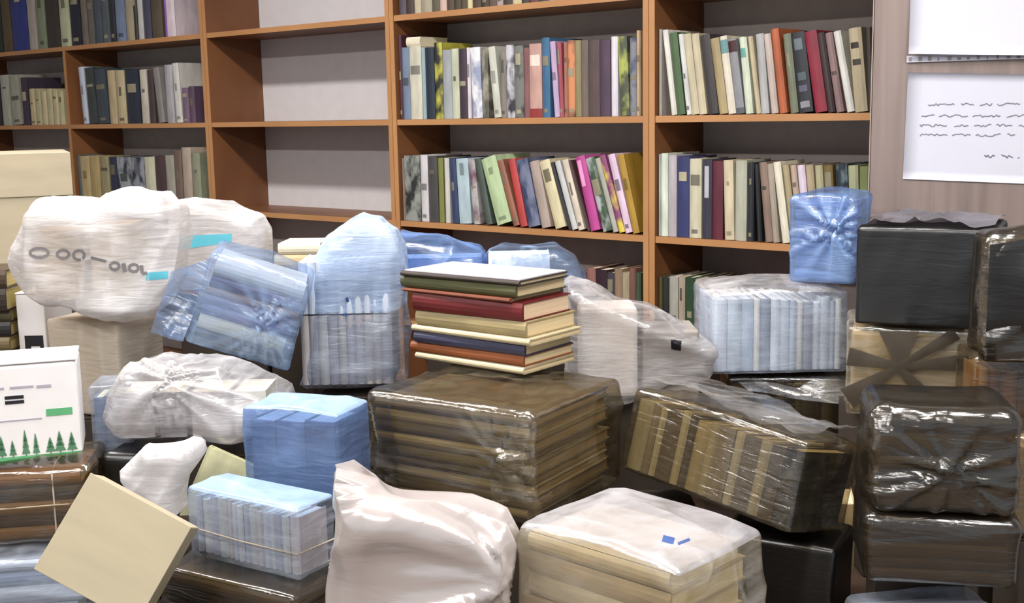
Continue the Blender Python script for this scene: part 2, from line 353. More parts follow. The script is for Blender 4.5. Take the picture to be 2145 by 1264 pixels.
r4b = [(120, 164, 106, 225, D(184, 190, 186)), (166, 210, 162, 220, D(222, 232, 212)), (214, 266, 210, 230, D(188, 178, 184)), (274, 346, 268, 240, D(52, 58, 112)), (350, 426, 348, 255, D(208, 202, 172)), (436, 492, 432, 260, D(56, 54, 72), None, [(.52, .92, .25, .75, (175, 172, 182))]), (496, 575, 494, 270, D(102, 36, 52)),
 (580, 640, 570, 265, D(218, 202, 166)), (645, 716, 640, 265, D(182, 182, 162)), (726, 788, 724, 280, D(42, 46, 54)), (790, 838, 770, 290, D(36, 38, 40)), (842, 890, 800, 280, D(148, 122, 106)), (892, 948, 850, 290, D(172, 158, 142)), (952, 1000, 890, 280, D(236, 228, 206)),
 (1010, 1050, 950, 300, D(180, 162, 122)), (1052, 1090, 1000, 300, D(198, 170, 150)), (1092, 1140, 1046, 300, D(218, 202, 222)), (1142, 1190, 1100, 300, D(180, 160, 126)), (1192, 1240, 1160, 300, D(185, 178, 140)), (1242, 1300, 1215, 300, D(126, 100, 54)), (1310, 1385, 1292, 290, D(38, 46, 54), D(120, 140, 150)), (1388, 1450, 1376, 300, D(178, 182, 142)), (1452, 1520, 1450, 305, D(128, 138, 82))]
shelf_row('middle row of bookcase beside the notices', 'books in the middle row beside the notices', L2, 1330, 250, 3.082, r4b, (2.021, 2.979))
r4c = [(128, 170, 126, 1015, D(96, 90, 54)), (176, 216, 174, 1020, D(42, 46, 42)), (220, 274, 218, 1015, D(178, 176, 164)), (278, 320, 276, 1015, D(178, 160, 140)), (326, 380, 324, 1020, D(42, 76, 48)), (384, 430, 380, 1030, D(160, 150, 130)), (434, 480, 430, 1030, D(92, 60, 50))]
shelf_row('lowest visible row of bookcase beside the notices', 'books in the lowest row beside the notices', L2-.332, 1330, 250, 3.082, r4c, (2.021, 2.979))
r3c = [(1220, 1262, 1215, 985, D(80, 42, 44)), (1264, 1320, 1256, 960, D(150, 100, 92)), (1322, 1392, 1316, 970, D(50, 28, 40)), (1394, 1440, 1390, 990, D(66, 60, 74)), (1442, 1490, 1440, 965, D(150, 120, 96)), (1492, 1536, 1490, 990, D(176, 160, 128)), (1538, 1576, 1536, 960, D(128, 84, 72)), (1578, 1612, 1577, 990, D(64, 84, 62))]
shelf_row('lowest visible row above the white bag', 'books in the lowest row above the white bag', L2-.332, 820, 250, 3.084, r3c, (1.021, 1.979))
r3t = []
for i, (a, b, c) in enumerate([(62, 120, D(84, 74, 84)), (122, 182, D(70, 52, 48)), (186, 240, D(190, 176, 146)), (242, 330, D(168, 158, 132)), (332, 394, D(92, 86, 66)), (396, 450, D(212, 176, 160)), (452, 510, D(80, 62, 48)), (512, 566, D(72, 60, 44)), (568, 618, D(88, 72, 50)),
        (620, 660, D(214, 198, 146)), (664, 730, D(78, 56, 42)), (732, 796, D(70, 50, 40)), (798, 858, D(96, 76, 62)), (860, 910, D(180, 158, 160)), (912, 986, D(74, 58, 50)), (988, 1060, D(208, 196, 146)), (1062, 1120, D(60, 54, 46)), (1122, 1200, D(110, 60, 50)), (1202, 1280, D(66, 60, 70)), (1282, 1350, D(150, 140, 120)), (1352, 1430, D(60, 70, 84)), (1432, 1500, D(120, 90, 70)), (1502, 1590, D(180, 170, 150))]):
    r3t.append((a, b, a-4, -560-20*(i % 3), c))
shelf_row('row cut by picture top right of empty bookcase', 'books in the topmost row right of the empty bookcase', L0, 820, 0, 3.9, r3t, (1.021, 1.979))
LB = 3.009
r1t = [(-40, 22, -40, -250, D(40, 52, 44)), (26, 82, 24, -230, D(98, 80, 54)), (86, 184, 80, -240, D(46, 58, 140)), (188, 240, 170, -230, D(178, 168, 158)), (244, 298, 236, -230, D(134, 146, 116)), (302, 384, 290, -240, D(64, 54, 48)), (388, 450, 360, -235, D(192, 196, 158)), (454, 518, 440, -240, D(36, 36, 52)),
 (522, 560, 500, -235, D(118, 106, 96)), (562, 600, 545, -240, D(104, 96, 92)), (604, 650, 590, -240, D(72, 82, 94)), (652, 698, 640, -235, D(84, 92, 100)), (702, 734, 695, -240, D(40, 44, 52)), (738, 798, 715, -240, D(116, 132, 164)), (802, 850, 780, -220, D(168, 156, 126)), (852, 872, 830, -230, D(52, 46, 36)),
 (876, 908, 850, -240, D(194, 188, 188)), (912, 958, 890, -240, D(72, 68, 90)), (962, 1030, 940, -230, D(90, 78, 62)), (1044, 1108, 1010, -240, D(222, 202, 212), None, [(0, 1, 0, .3, (150, 100, 190))])]
shelf_row('topmost row of far-left bookcase', 'books in the topmost row of the far-left bookcase', L0, 0, 0, LB, r1t, (-1.979, -.021))
r1mr = [(528, 560, 490, 425, D(194, 204, 220)), (564, 618, 530, 430, D(62, 68, 68)), (622, 690, 590, 440, D(64, 74, 86)), (696, 744, 680, 445, D(196, 174, 132)), (748, 802, 740, 445, D(200, 182, 142)), (806, 890, 800, 440, D(42, 48, 66)), (898, 942, 876, 440, D(200, 190, 174)), (946, 996, 925, 440, D(74, 58, 60)), (1000, 1040, 960, 430, D(140, 132, 128)),
 (1056, 1108, 1040, 410, D(172, 168, 172)), (1112, 1152, 1080, 400, D(208, 204, 198)), (1156, 1196, 1150, 555, D(120, 94, 120)), (1198, 1234, 1196, 545, D(96, 70, 96))]
shelf_row('second row right half of far-left bookcase', 'books in the second row of the far-left bookcase', L1, 0, 0, LB, r1mr, (-.988, -.021))
r1ml = [(-30, 16, -45, 480, D(46, 44, 48)), (22, 80, 0, 475, D(178, 178, 162)), (84, 144, 50, 480, D(170, 168, 150)), (150, 190, 130, 490, D(66, 52, 70))]+[(198+36*i, 232+36*i, 192+36*i, 560+8*(i % 3), D(206-6*(i % 2), 190, 146)) for i in range(6)]
shelf_row('second row left half of far-left bookcase', 'books in the second row of the far-left bookcase', L1, 0, 0, LB, r1ml, (-1.979, -1.012))
r1b = [(450, 516, 440, 975, D(88, 98, 98)), (522, 580, 512, 985, D(200, 176, 122)), (584, 642, 575, 985, D(190, 164, 108)), (648, 700, 640, 985, D(160, 150, 110)), (706, 750, 700, 990, D(42, 48, 74)), (752, 840, 748, 990, D(160, 164, 172), D(50, 54, 62)), (842, 922, 838, 990, D(150, 156, 168), D(44, 50, 60)), (926, 990, 922, 990, D(212, 208, 178)), (992, 1056, 990, 985, D(78, 56, 60)), (1058, 1112, 1052, 980, D(168, 162, 148)), (1114, 1160, 1105, 950, D(120, 98, 86)), (1164, 1220, 1158, 930, D(184, 164, 148)), (1226, 1276, 1220, 965, D(148, 152, 126))]
shelf_row('third row right half of far-left bookcase', 'books in the third row of the far-left bookcase', L2, 0, 0, LB, r1b, (-.988, -.021))
# one cream book lying across the tops at the left end of the upper row
ztop = max(b[2] for b in it3a[1:4])+L1+TH/2+.001
b = book(.03, .062, .13, (214, 206, 182), marks=[]); b.location = Wp(solveX(852, ztop, .02), .02, ztop+.03); b.rotation_euler = (0, math.pi/2, YAW)
tag(b, 'cream book lying flat on top of upright books right of empty bookcase', 'book')

# ------------------------------------------------------------------ soft shapes: wrapped boxes and bags
def vnoise(P, seed=0.):
    i = np.floor(P); f = P-i; u = f*f*(3-2*f)
    def h(dx, dy, dz):
        a = np.sin((i[:, 0]+dx)*127.1+(i[:, 1]+dy)*311.7+(i[:, 2]+dz)*74.7+seed*53.3)*43758.5453
        return a-np.floor(a)
    x, y, z = u[:, 0], u[:, 1], u[:, 2]
    c = lambda dz: (h(0, 0, dz)*(1-x)+h(1, 0, dz)*x)*(1-y)+(h(0, 1, dz)*(1-x)+h(1, 1, dz)*x)*y
    return c(0)*(1-z)+c(1)*z
def creases(P, direction, freq, seed=0., power=3.):
    "ridged noise drawn out along a direction: folds of stretched film"
    d = np.array(direction, float); d /= np.linalg.norm(d)
    wv = np.stack([vnoise(P*freq*.35, seed+5+k) for k in range(3)], 1)-.5
    Q = P*freq+wv*1.2; a = Q@d; Q = Q-np.outer(a, d)*.86
    n = vnoise(Q, seed); return (1-np.abs(2*n-1))**power
_TOPO = {}
def cube_topo(n):
    if n in _TOPO: return _TOPO[n]
    idx = {}; V = []; F = []
    def vid(p):
        if p not in idx: idx[p] = len(V); V.append(p)
        return idx[p]
    for ax in range(3):
        for s in (0, n):
            for i in range(n):
                for j in range(n):
                    q = []
                    for a, b in ((i, j), (i+1, j), (i+1, j+1), (i, j+1)):
                        p = [0, 0, 0]; p[ax] = s; p[(ax+1) % 3] = a; p[(ax+2) % 3] = b; q.append(vid(tuple(p)))
                    F.append(q if s else q[::-1])
    _TOPO[n] = (np.array(V, float)/n*2-1, F); return _TOPO[n]
def fold(P, Nn, folds, stars, seed):
    d = np.zeros(len(P)); g = np.zeros(len(P))
    for (direction, freq, amp, *pw) in folds:
        c_ = creases(P, direction, freq, seed+freq*.37, pw[0] if pw else 3.); d += amp*c_; g += .8*np.clip(c_-.55, 0, 1)**1.5
    for (c, Rr, amp, k, axis) in stars:
        # film gathered to a knot at c on the side that faces `axis`
        a = np.array(axis, float); m = np.clip(Nn@a*1.6-.3, 0, 1)
        e1 = np.cross(a, (0, 0, 1.) if abs(a[2]) < .9 else (1., 0, 0)); e1 /= np.linalg.norm(e1); e2 = np.cross(a, e1)
        q = P-np.array(c); x = q@e1; y = q@e2; r = np.hypot(x, y); th = np.arctan2(y, x)
        ph = vnoise(np.stack([np.cos(th)*2.2+9, np.sin(th)*2.2+9, r*0], 1), seed+3)*9
        ray_ = np.abs(np.cos(k*th*.5+ph))**3
        d += m*amp*np.exp(-r/Rr)*(.25+ray_*1.2); g += m*np.exp(-r/(Rr*1.6))*(.3+ray_)
    return d, np.clip(g, 0, 1)
def set_gather(o, g):
    "how many layers of film lie folded here"
    a = o.data.attributes.new('gather', 'FLOAT', 'POINT'); a.data.foreach_set('value', g.astype(np.float32)); return o
def film_shell(parent, w, d, h, r, mat, folds=(), stars=(), dome=0., seed=1., n=34, name='film', margin=.0025, taper=0., top=None):
    V, F = cube_topo(n)
    p = V*.55+np.sin(V*math.pi/2)*.45
    half = np.array([w/2+margin, d/2+margin, h/2+margin]); q = p*half; r = min(r, half.min()*.9)
    inn = np.clip(q, -(half-r), half-r); dr = q-inn; Nn = dr/np.maximum(np.linalg.norm(dr, axis=1, keepdims=True), 1e-9)
    P = inn+Nn*r
    fd, ga = fold(P+seed*3.1, Nn, folds, [((np.array(c)+seed*3.1), *o) for c, *o in stars], seed)
    P = P+Nn*fd[:, None]
    P[:, 0] += (vnoise(P*6+7, seed)-.5)*.012; P[:, 1] += (vnoise(P*6+3, seed+1)-.5)*.008
    t = np.clip((P[:, 2]+h/2)/h, 0, 1)
    P[:, 2] += dome*t*(1-(P[:, 0]/half[0])**2).clip(0)*(1-.6*(P[:, 1]/half[1])**2).clip(0)
    P[:, :2] *= (1-taper*t)[:, None]
    P[:, 2] = np.maximum(P[:, 2], -h/2-margin)
    P[:, 2] += h/2+margin*0
    P[:, 2] = np.maximum(P[:, 2], 0.)
    fm = None
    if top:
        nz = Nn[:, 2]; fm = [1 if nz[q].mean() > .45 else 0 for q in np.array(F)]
    return set_gather(mesh_obj(name, P, F, [mat, top] if top else mat, parent, True, fm), ga)

def rootmat(o): return Matrix.LocRotScale(o.location, o.rotation_euler, None)
def base_root(name, box):
    c, rot, dm = box; e = Euler(rot)
    loc = Vector(c)+e.to_matrix()@Vector((0, 0, -dm[2]/2)); r = empty(name, loc, rot); return r
def fill_row(r, w, d, h, n, pal, page, rnd, x0=None, z0=.004, m=.007, jit=.1, y0=None):
    ts = [rnd.uniform(.6, 1.5) for _ in range(n)]; k = (w-2*m)/sum(ts); x = -w/2+m if x0 is None else x0
    for i in range(n):
        t = ts[i]*k; hh = (h-2*m)*rnd.uniform(1-jit, 1); dd = (d-2*m)*rnd.uniform(.9, 1)
        bundle_book(t*.985, hh, dd, pal[i % len(pal)] if isinstance(pal, list) else pal(rnd), page, r, loc=(x, (-d/2+m if y0 is None else y0)+rnd.uniform(0, .004), z0)); x += t
def fill_stack(r, w, d, h, n, pal, page, rnd, m=.007, jit=.06, ts=None):
    ts = ts or [rnd.uniform(.6, 1.5) for _ in range(n)]; k = (h-2*m)/sum(ts); z = .004
    for i in range(n):
        t = ts[i]*k; ww = (w-2*m)*rnd.uniform(1-jit, 1); dd = (d-2*m)*rnd.uniform(.9, 1)
        bundle_book(t*.985, ww, dd, pal[i % len(pal)], page, r, rot=(0, math.pi/2, 0), loc=(-w/2+m, -d/2+m+rnd.uniform(0, .004), z+t*.99)); z += t
def bundle(name, label, cat, box, film, mode, n, pal, page=(214, 204, 178), folds=(), stars=(), r=.02, dome=0., seed=1, group=None, taper=0., top=None, ts=None):
    root = base_root(name, box); tag(root, label, cat, group)
    w, d, h = box[2]; rnd = random.Random(seed)
    if mode == 'row': fill_row(root, w, d, h, n, pal, page, rnd)
    elif mode == 'stack': fill_stack(root, w, d, h, n, pal, page, rnd, ts=ts)
    elif mode == 'tiers':
        fill_row(root, w, d, h*.5, n, pal, page, rnd); fill_row(root, w, d, h*.5, n, pal[::-1], page, rnd, z0=h*.5)
    elif mode == 'box':
        o = bbox('contents', pal, root, -w/2+.007, w/2-.007, -d/2+.007, d/2-.007, .004, h-.007, .006)
    f = film_shell(root, w, d, h, r, film, folds, stars, dome, seed, taper=taper, top=top)
    root['_f'] = f.name
    return root
def lump(name, label, cat, poly, F, thick, film, r=.04, folds=(), stars=(), seed=1., n=44, bulge=0., group=None, top=None):
    "a soft bag: outline at distance F, real depth, rounded all round, film creased"
    pts = np.array([at(x, y, F)[[0, 2]] for x, y in poly]); zmin = pts[:, 1].min(); cx = (pts[:, 0].max()+pts[:, 0].min())/2
    root = empty(name, (cx, F+thick/2, zmin)); tag(root, label, cat, group)
    pts = pts-np.array([cx, zmin])
    A = pts; Bq = np.roll(pts, -1, 0)
    def sdf(P):
        q = P[:, [0, 2]]; best = np.full(len(q), 1e9); ins = np.zeros(len(q), bool)
        for a, b in zip(A, Bq):
            e = b-a; wv = q-a; t = np.clip((wv@e)/(e@e), 0, 1); best = np.minimum(best, np.hypot(*(wv-t[:, None]*e).T))
            c = ((a[1] > q[:, 1]) != (b[1] > q[:, 1])); den = e[1] if abs(e[1]) > 1e-12 else 1e-12
            ins ^= c & (q[:, 0] < a[0]+e[0]*(q[:, 1]-a[1])/den)
        d2 = np.where(ins, -best, best)+r; dy = np.abs(P[:, 1])-thick/2+r
        return np.minimum(np.maximum(d2, dy), 0)+np.hypot(np.maximum(d2, 0), np.maximum(dy, 0))-r
    V, Fc = cube_topo(n)
    cen = np.array([pts[:, 0].mean(), 0, (pts[:, 1].max()+pts[:, 1].min())/2])
    ext = np.array([np.ptp(pts[:, 0])/2, thick/2, np.ptp(pts[:, 1])/2])
    D_ = (V*.6+V/np.linalg.norm(V, axis=1, keepdims=True)*.4)*ext; ln = np.linalg.norm(D_, axis=1, keepdims=True); D_ = D_/ln
    lo = np.zeros(len(V)); hi = ln[:, 0]*1.9
    # walk in from outside to the first surface
    t = hi.copy()
    for _ in range(60):
        s = sdf(cen+D_*t[:, None]); t = np.maximum(t-np.maximum(s, 0)*.9, 0)
    P = cen+D_*t[:, None]
    e = 1e-4
    G = np.stack([sdf(P+np.eye(3)[k]*e)-sdf(P-np.eye(3)[k]*e) for k in range(3)], 1); Nn = G/np.maximum(np.linalg.norm(G, axis=1, keepdims=True), 1e-9)
    fd, ga = fold(P+seed*3.1, Nn, folds, [((np.array(c)+seed*3.1), *o) for c, *o in stars], seed)
    P = P+Nn*(fd+bulge*(vnoise(P*11, seed+8)-.5))[:, None]
    P[:, 2] = np.maximum(P[:, 2], 0.)
    fm = None
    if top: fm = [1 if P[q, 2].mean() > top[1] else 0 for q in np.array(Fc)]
    f = set_gather(mesh_obj('film', P, Fc, [film, top[0]] if top else film, root, True, fm), ga)
    root['_f'] = f.name
    return root
def loc_of(root, x, y, F):
    return rootmat(root).inverted()@Vector(at(x, y, F))
_BVH = {}
def film_bvh(root):
    if root.name not in _BVH:
        f = bpy.data.objects[root['_f']]; M = rootmat(root)
        _BVH[root.name] = (BVHTree.FromPolygons([M@v.co for v in f.data.vertices], [tuple(p.vertices) for p in f.data.polygons]), M.inverted())
    return _BVH[root.name]
def decal(root, name, quads, mat, off=.0012, sub=5):
    "flat print laid on the film: each quad is four points on the surface, found by sight line"
    bv, Mi = film_bvh(root); mb = MB()
    for q in quads:
        q = [np.array(p, float) for p in q]; sx = sub if np.hypot(*(q[1]-q[0])) > 12 else 1; sy = sub if np.hypot(*(q[3]-q[0])) > 12 else 1
        vs = []; ok = True
        for j in range(sy+1):
            for i in range(sx+1):
                a, b = i/sx, j/sy; p = (q[0]*(1-a)+q[1]*a)*(1-b)+(q[3]*(1-a)+q[2]*a)*b
                dv = Vector(ray(*p)).normalized(); hit = bv.ray_cast(Vector(CAM), dv)
                if hit[0] is None: ok = False; break
                vs.append(Mi@(hit[0]-dv*off))
            if not ok: break
        if ok: mb.add(vs, [(j*(sx+1)+i, j*(sx+1)+i+1, (j+1)*(sx+1)+i+1, (j+1)*(sx+1)+i) for j in range(sy) for i in range(sx)])
    if mb.v: return mb.build(name, mat, root)
def stroke(pts, wd):
    out = []
    for (x0, y0), (x1, y1) in zip(pts[:-1], pts[1:]):
        dx, dy = x1-x0, y1-y0; l = math.hypot(dx, dy) or 1; nx, ny = -dy/l*wd/2, dx/l*wd/2
        out.append([(x0-nx, y0-ny), (x1-nx, y1-ny), (x1+nx, y1+ny), (x0+nx, y0+ny)])
    return out
def ring(cx, cy, rx, ry, wd, n=10):
    return stroke([(cx+rx*math.cos(2*math.pi*i/n), cy+ry*math.sin(2*math.pi*i/n)) for i in range(n+1)], wd)
def tube(name, pts, rad, mat, parent, n=6):
    mb = MB(); P = [Vector(p) for p in pts]; V = []
    for i, p in enumerate(P):
        t = (P[min(i+1, len(P)-1)]-P[max(i-1, 0)]).normalized(); a = t.orthogonal().normalized(); b = t.cross(a)
        V += [p+a*rad*math.cos(2*math.pi*k/n)+b*rad*math.sin(2*math.pi*k/n) for k in range(n)]
    mb.add(V, [(i*n+k, i*n+(k+1) % n, (i+1)*n+(k+1) % n, (i+1)*n+k) for i in range(len(P)-1) for k in range(n)])
    return mb.build(name, mat, parent, True)
def film_tail(parent, name, mat, corners, amp, seed, nx=26, ny=18):
    "a loose crumpled end of film hanging between four points (local to its bundle)"
    c = [np.array(p, float) for p in corners]; V = []
    for j in range(ny+1):
        for i in range(nx+1):
            a, b = i/nx, j/ny; V.append((c[0]*(1-a)+c[1]*a)*(1-b)+(c[3]*(1-a)+c[2]*a)*b)
    V = np.array(V); nrm = np.cross(c[1]-c[0], c[3]-c[0]); nrm /= np.linalg.norm(nrm)
    V = V+nrm*((creases(V+seed, c[3]-c[0]+.3*(c[1]-c[0]), 26, seed, 2.)*amp+(vnoise(V*14+seed, seed)-.5)*amp*1.5))[:, None]
    return mesh_obj(name, V, [(j*(nx+1)+i, j*(nx+1)+i+1, (j+1)*(nx+1)+i+1, (j+1)*(nx+1)+i) for j in range(ny) for i in range(nx)], mat, parent, True)

BLUE = film_mat('blue_film', (176, 206, 246), (232, 240, 253), .02, .28, gain=.5)
DEEP = film_mat('deep_blue_film', (150, 182, 230), (206, 220, 245), .12, .5)
PALE = film_mat('pale_blue_film', (218, 228, 244), (243, 247, 254), .06, .42)
WHITE = film_mat('white_bag_film', (236, 234, 236), (246, 242, 238), .38, .92, .3, .14)
GREYW = film_mat('thin_white_film', (230, 228, 232), (244, 242, 240), .12, .6, .2, .25, gain=.45)
CLEAR = film_mat('clear_film', (222, 222, 226), (250, 250, 248), .02, .28, .15, .3)
SMOKE = film_mat('smoky_film', (150, 142, 126), (214, 206, 188), .0, .14, .16, .28, gain=.3)
BLACK = film_mat('black_film', (24, 23, 25), (70, 62, 58), .78, .97, .3, .16, bump=.18)
DARK = film_mat('dark_film', (70, 66, 60), (184, 174, 156), .05, .38, .18, .24, gain=.35)
PINK = film_mat('pinkish_bag_film', (196, 186, 184), (236, 228, 222), .7, .97, .2, .45, (8, 8, 30), trans=.12)
SKY = film_mat('lit_top_blue_film', (188, 216, 246), (216, 232, 250), .55, .9)  # paler blue for upward faces, with the light on them in the colour
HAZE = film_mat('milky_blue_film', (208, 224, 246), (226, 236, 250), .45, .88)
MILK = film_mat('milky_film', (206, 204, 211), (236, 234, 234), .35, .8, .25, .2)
PAPERW = film_mat('tan_wrapping_paper', (216, 203, 186), (220, 210, 195), .88, 1., .5, .04)
CREAM = film_mat('cream_film', (226, 220, 206), (246, 242, 232), .02, .35, .2, .28, (10, 10, 60), (0, .5, 0))
CARD = plain('cardboard', (180, 168, 144), .8, .07, (8, 8, 30)); KRAFT = plain('kraft_board', (174, 163, 138), .75, .06, (6, 6, 30))
CARDD = plain('gap_shade_carton', (62, 52, 44), .8, .1, (8, 8, 30))  # extra dark brown: shade in the gaps of the heap is in the colour
INK = plain('dark_ink', (120, 116, 118), .7, .1); CYAN = plain('cyan_ink', (96, 186, 204), .6, .06); GREEN = plain('green_ink', (96, 176, 122), .6, .06); DKGREEN = plain('dark_green_ink', (84, 130, 98), .6, .1)
BLK = plain('black_ink', (34, 32, 38), .5, .1); FAINT = plain('faint_ink', (176, 172, 184), .7, .05)
STRING = plain('pale_string', (176, 164, 146), .7, .1)
K = 18.

# ------------------------------------------------------------------ tables that carry the heap
TZ = .745
TBL = wood('gap_shade_wood', (58, 44, 34), (72, 56, 44), (2, 12, 2))  # wood kept very dark, painting in the shade seen between the bundles
def table(label, x0, x1, y0, y1):
    r = empty('table', ((x0+x1)/2, (y0+y1)/2, 0)); tag(r, label, 'table', 'tables under the heap'); a, b = (x1-x0)/2, (y1-y0)/2
    bbox('table_top', TBL, r, -a, a, -b, b, TZ-.03, TZ, .003)
    bbox('apron', TBL, r, -a+.05, a-.05, -b+.05, -b+.07, TZ-.11, TZ-.0305); bbox('apron', TBL, r, -a+.05, a-.05, b-.07, b-.05, TZ-.11, TZ-.0305)
    for sx in (-1, 1):
        for sy in (-1, 1): bbox('leg', TBL, r, sx*(a-.05)-.025, sx*(a-.05)+.025, sy*(b-.1)-.025, sy*(b-.1)+.025, 0, TZ-.0305, .003)
table('brown wooden table carrying the left and middle of the heap', -1.25, .44, 1.5, 2.95)
table('brown wooden table carrying the right end of the heap', .45, 1.06, 1.5, 2.58)
def carton(label, x0, x1, y0, y1, z0, z1, mat=CARDD, rot=(0, 0, 0), group=None, seam=None):
    r = empty('carton', ((x0+x1)/2, (y0+y1)/2, z0), rot); tag(r, label, 'carton', group); a, b, h = (x1-x0)/2, (y1-y0)/2, z1-z0
    bbox('carton_body', mat, r, -a, a, -b, b, 0, h-.004, .003)
    bbox('flap', mat, r, -a, a, -b, -.0015, h-.0035, h, .001); bbox('flap', mat, r, -a, a, .0015, b, h-.0035, h, .001)
    if seam: bbox('flap', mat, r, -a-.002, a+.002, -b-.004, -b-.0005, h-seam, h-.001, .001)
    return r
HG = 'cartons hidden under the heap'
for q in [(-.2, .12, 1.98, 2.3, .962), (.2, .33, 2.04, 2.2, .93), (.5, .72, 2.47, 2.57, .945), (.67, .88, 2.2, 2.4, 1.058), (.765, .84, 2.46, 2.57, 1.262), (.82, .95, 2.02, 2.12, 1.045),
          (.58, .73, 1.845, 1.89, .93), (.83, .92, 1.88, 1.98, .938), (-.72, -.61, 1.74, 1.86, .868), (-.45, -.3, 1.98, 2.1, 1.008), (-.99, -.8, 2.52, 2.68, 1.012), (-1.12, -1.07, 2.68, 2.85, 1.105),
          (-.62, -.42, 2.18, 2.38, 1.02), (-.42, -.2, 2.5, 2.66, 1.05), (-.2, .2, 2.72, 2.88, 1.236), (.16, .36, 2.44, 2.54, 1.055), (-.78, -.58, 2.76, 2.92, 1.215), (-.57, -.47, 2.76, 2.92, 1.298), (-.62, -.52, 1.98, 2.06, .945)]:
    carton('plain brown carton hidden underneath the heap of bundles', q[0], q[1], q[2], q[3], TZ+.0005, q[4], group=HG)
carton('brown carton on the floor under the beige carton at far left', -1.84, -1.33, 3.38, 3.76, .0, 1.142, CARDD, (0, 0, .4))
carton('beige carton with a front flap behind the white bag at far left', -1.83, -1.33, 3.39, 3.75, 1.1425, 1.56, CARD, (0, 0, .4), None, .125)

# ------------------------------------------------------------------ left side of the heap
bx = lambda c, rot, dm: (c, rot, dm)
r = lump('plastic_bag', 'large white plastic bag with dark printed lettering at upper left', 'bag',
     [(45, 605), (8, 555), (6, 530), (42, 455), (82, 432), (200, 426), (250, 412), (325, 412), (360, 436), (368, 510), (350, 585), (318, 645), (250, 682), (190, 668), (115, 645), (80, 640)], 2.46, .16, WHITE, .045,
     [((1, 0, -.3), 9, .012), ((.4, 0, 1), 16, .008)], seed=2., bulge=.03)
tag(r, None, None)
MB().box(-.12, -.02, -.074, .05, .06, .2).build('wrapped_parcel', plain('tan_wrapping', (190, 172, 146), .8), r)
MB().box(.0, .08, -.074, .05, .06, .21).build('wrapped_parcel', plain('tan_wrapping', (190, 172, 146), .8), r)
txt = ring(82, 530, 20, 10, 6)+ring(132, 533, 13, 9, 6)+ring(165, 535, 12, 10, 6)+stroke([(190, 540), (222, 548)], 6)+ring(240, 558, 10, 8, 6)+stroke([(258, 552), (262, 570)], 9)+ring(280, 562, 10, 8, 6)+stroke([(296, 556), (298, 574), (308, 572)], 7)
decal(r, 'printed_lettering', txt, INK)
decal(r, 'printed_band', [[(306, 572), (352, 568), (352, 584), (306, 588)]], CYAN)
r = lump('plastic_bag', 'white plastic bag with a cyan printed band', 'bag',
     [(345, 600), (340, 428), (395, 422), (470, 438), (532, 462), (545, 490), (538, 560), (490, 620)], 2.74, .14, WHITE, .035, [((.2, 0, 1), 12, .009)], seed=3., bulge=.02)
decal(r, 'printed_band', [[(376, 494), (486, 490), (484, 508), (374, 524)]], CYAN)
r = bundle('wrapped_bundle', 'tan paper-wrapped bundle under the large white bag', 'bundle', bx((-.9, 2.6, 1.117), (0, 0, -.451), (.195, .134, .202)), PAPERW, 'row', 4, [(206, 192, 172), (196, 178, 154), (186, 166, 140), (110, 112, 112)], folds=[((0, 0, 1), 14, .004)], r=0.007, seed=4)
r = base_root('small_box', bx((-1.097, 2.769, 1.188), (0, 0, 0), (.064, .17, .154))); tag(r, 'narrow white box with black print beside the dark books', 'box')
bbox('box_body', plain('white_card', (232, 228, 228), .6, .03), r, -.032, .032, -.085, .085, 0, .15, .003); bbox('lid', plain('white_card', (232, 228, 228)), r, -.0325, .0325, -.086, .086, .1505, .154, .001)
bbox('printed_panel', BLK, r, -.018, .024, -.0862, -.0853, .01, .055); bbox('printed_letter', plain('white_card', (232, 228, 228)), r, -.004, .016, -.087, -.0863, .012, .03)
z = 1.045
DBK = [(60, 48, 40), (170, 150, 90), (44, 40, 40), (120, 104, 70), (38, 34, 36), (92, 84, 60), (52, 42, 36), (76, 60, 44)]
carton('plain brown carton hidden underneath the heap of bundles', -1.24, -1.14, 2.68, 2.85, TZ+.0005, z-.001, group=HG)
for i, c in enumerate(DBK):
    t = [.034, .02, .036, .03, .034, .026, .05, .04][i]
    b = book(t, .2, .14, c, page=(190, 172, 110)); b.location = (-1.34, 2.66+.006*(i % 3), z+t); b.rotation_euler = (0, math.pi/2, .02*(i % 3)); z += t+.0005
    tag(b, f'{cname(c)} book lying {ORD[i]} from bottom of dark stack at left edge', 'book', 'dark books stacked at the left edge')
r = base_root('carton', bx((-.924, 2.183, 1.127), (0, 0, .3), (.212, .132, .183))); tag(r, 'white printed carton with green band and little trees at left edge', 'carton')
WC = plain('white_carton', (238, 234, 234), .55, .03)
bbox('carton_body', WC, r, -.106, .106, -.066, .066, 0, .179, .008); bbox('lid', WC, r, -.1065, .1065, -.0665, .0665, .1795, .183, .0015)
yf = -.0665
bbox('green_band', GREEN, r, .048, .093, yf-.0006, yf, .079, .092)
bbox('green_base', GREEN, r, -.104, .104, yf-.0006, yf, .001, .008)
for i in range(10):
    x = -.09+i*.0195+random.uniform(-.004, .004); hh = random.choice([.028, .038, .046, .034]); wv = random.uniform(.006, .011)
    mb = MB()
    for k in range(3):
        z0, z1, ww = .012+hh*.25*k, .012+hh*(.25*k+.5), wv*(1-.25*k)
        mb.add([(x-ww, yf-.0012, z0), (x+ww, yf-.0012, z0), (x, yf-.0012, z1), (x-ww, yf-.0004, z0), (x+ww, yf-.0004, z0), (x, yf-.0004, z1)], [(0, 1, 2), (5, 4, 3), (0, 3, 4, 1), (1, 4, 5, 2), (2, 5, 3, 0)])
    mb.box(x-.0008, x+.0008, yf-.001, yf-.0003, .008, .016); mb.build('tree_print', DKGREEN, r)
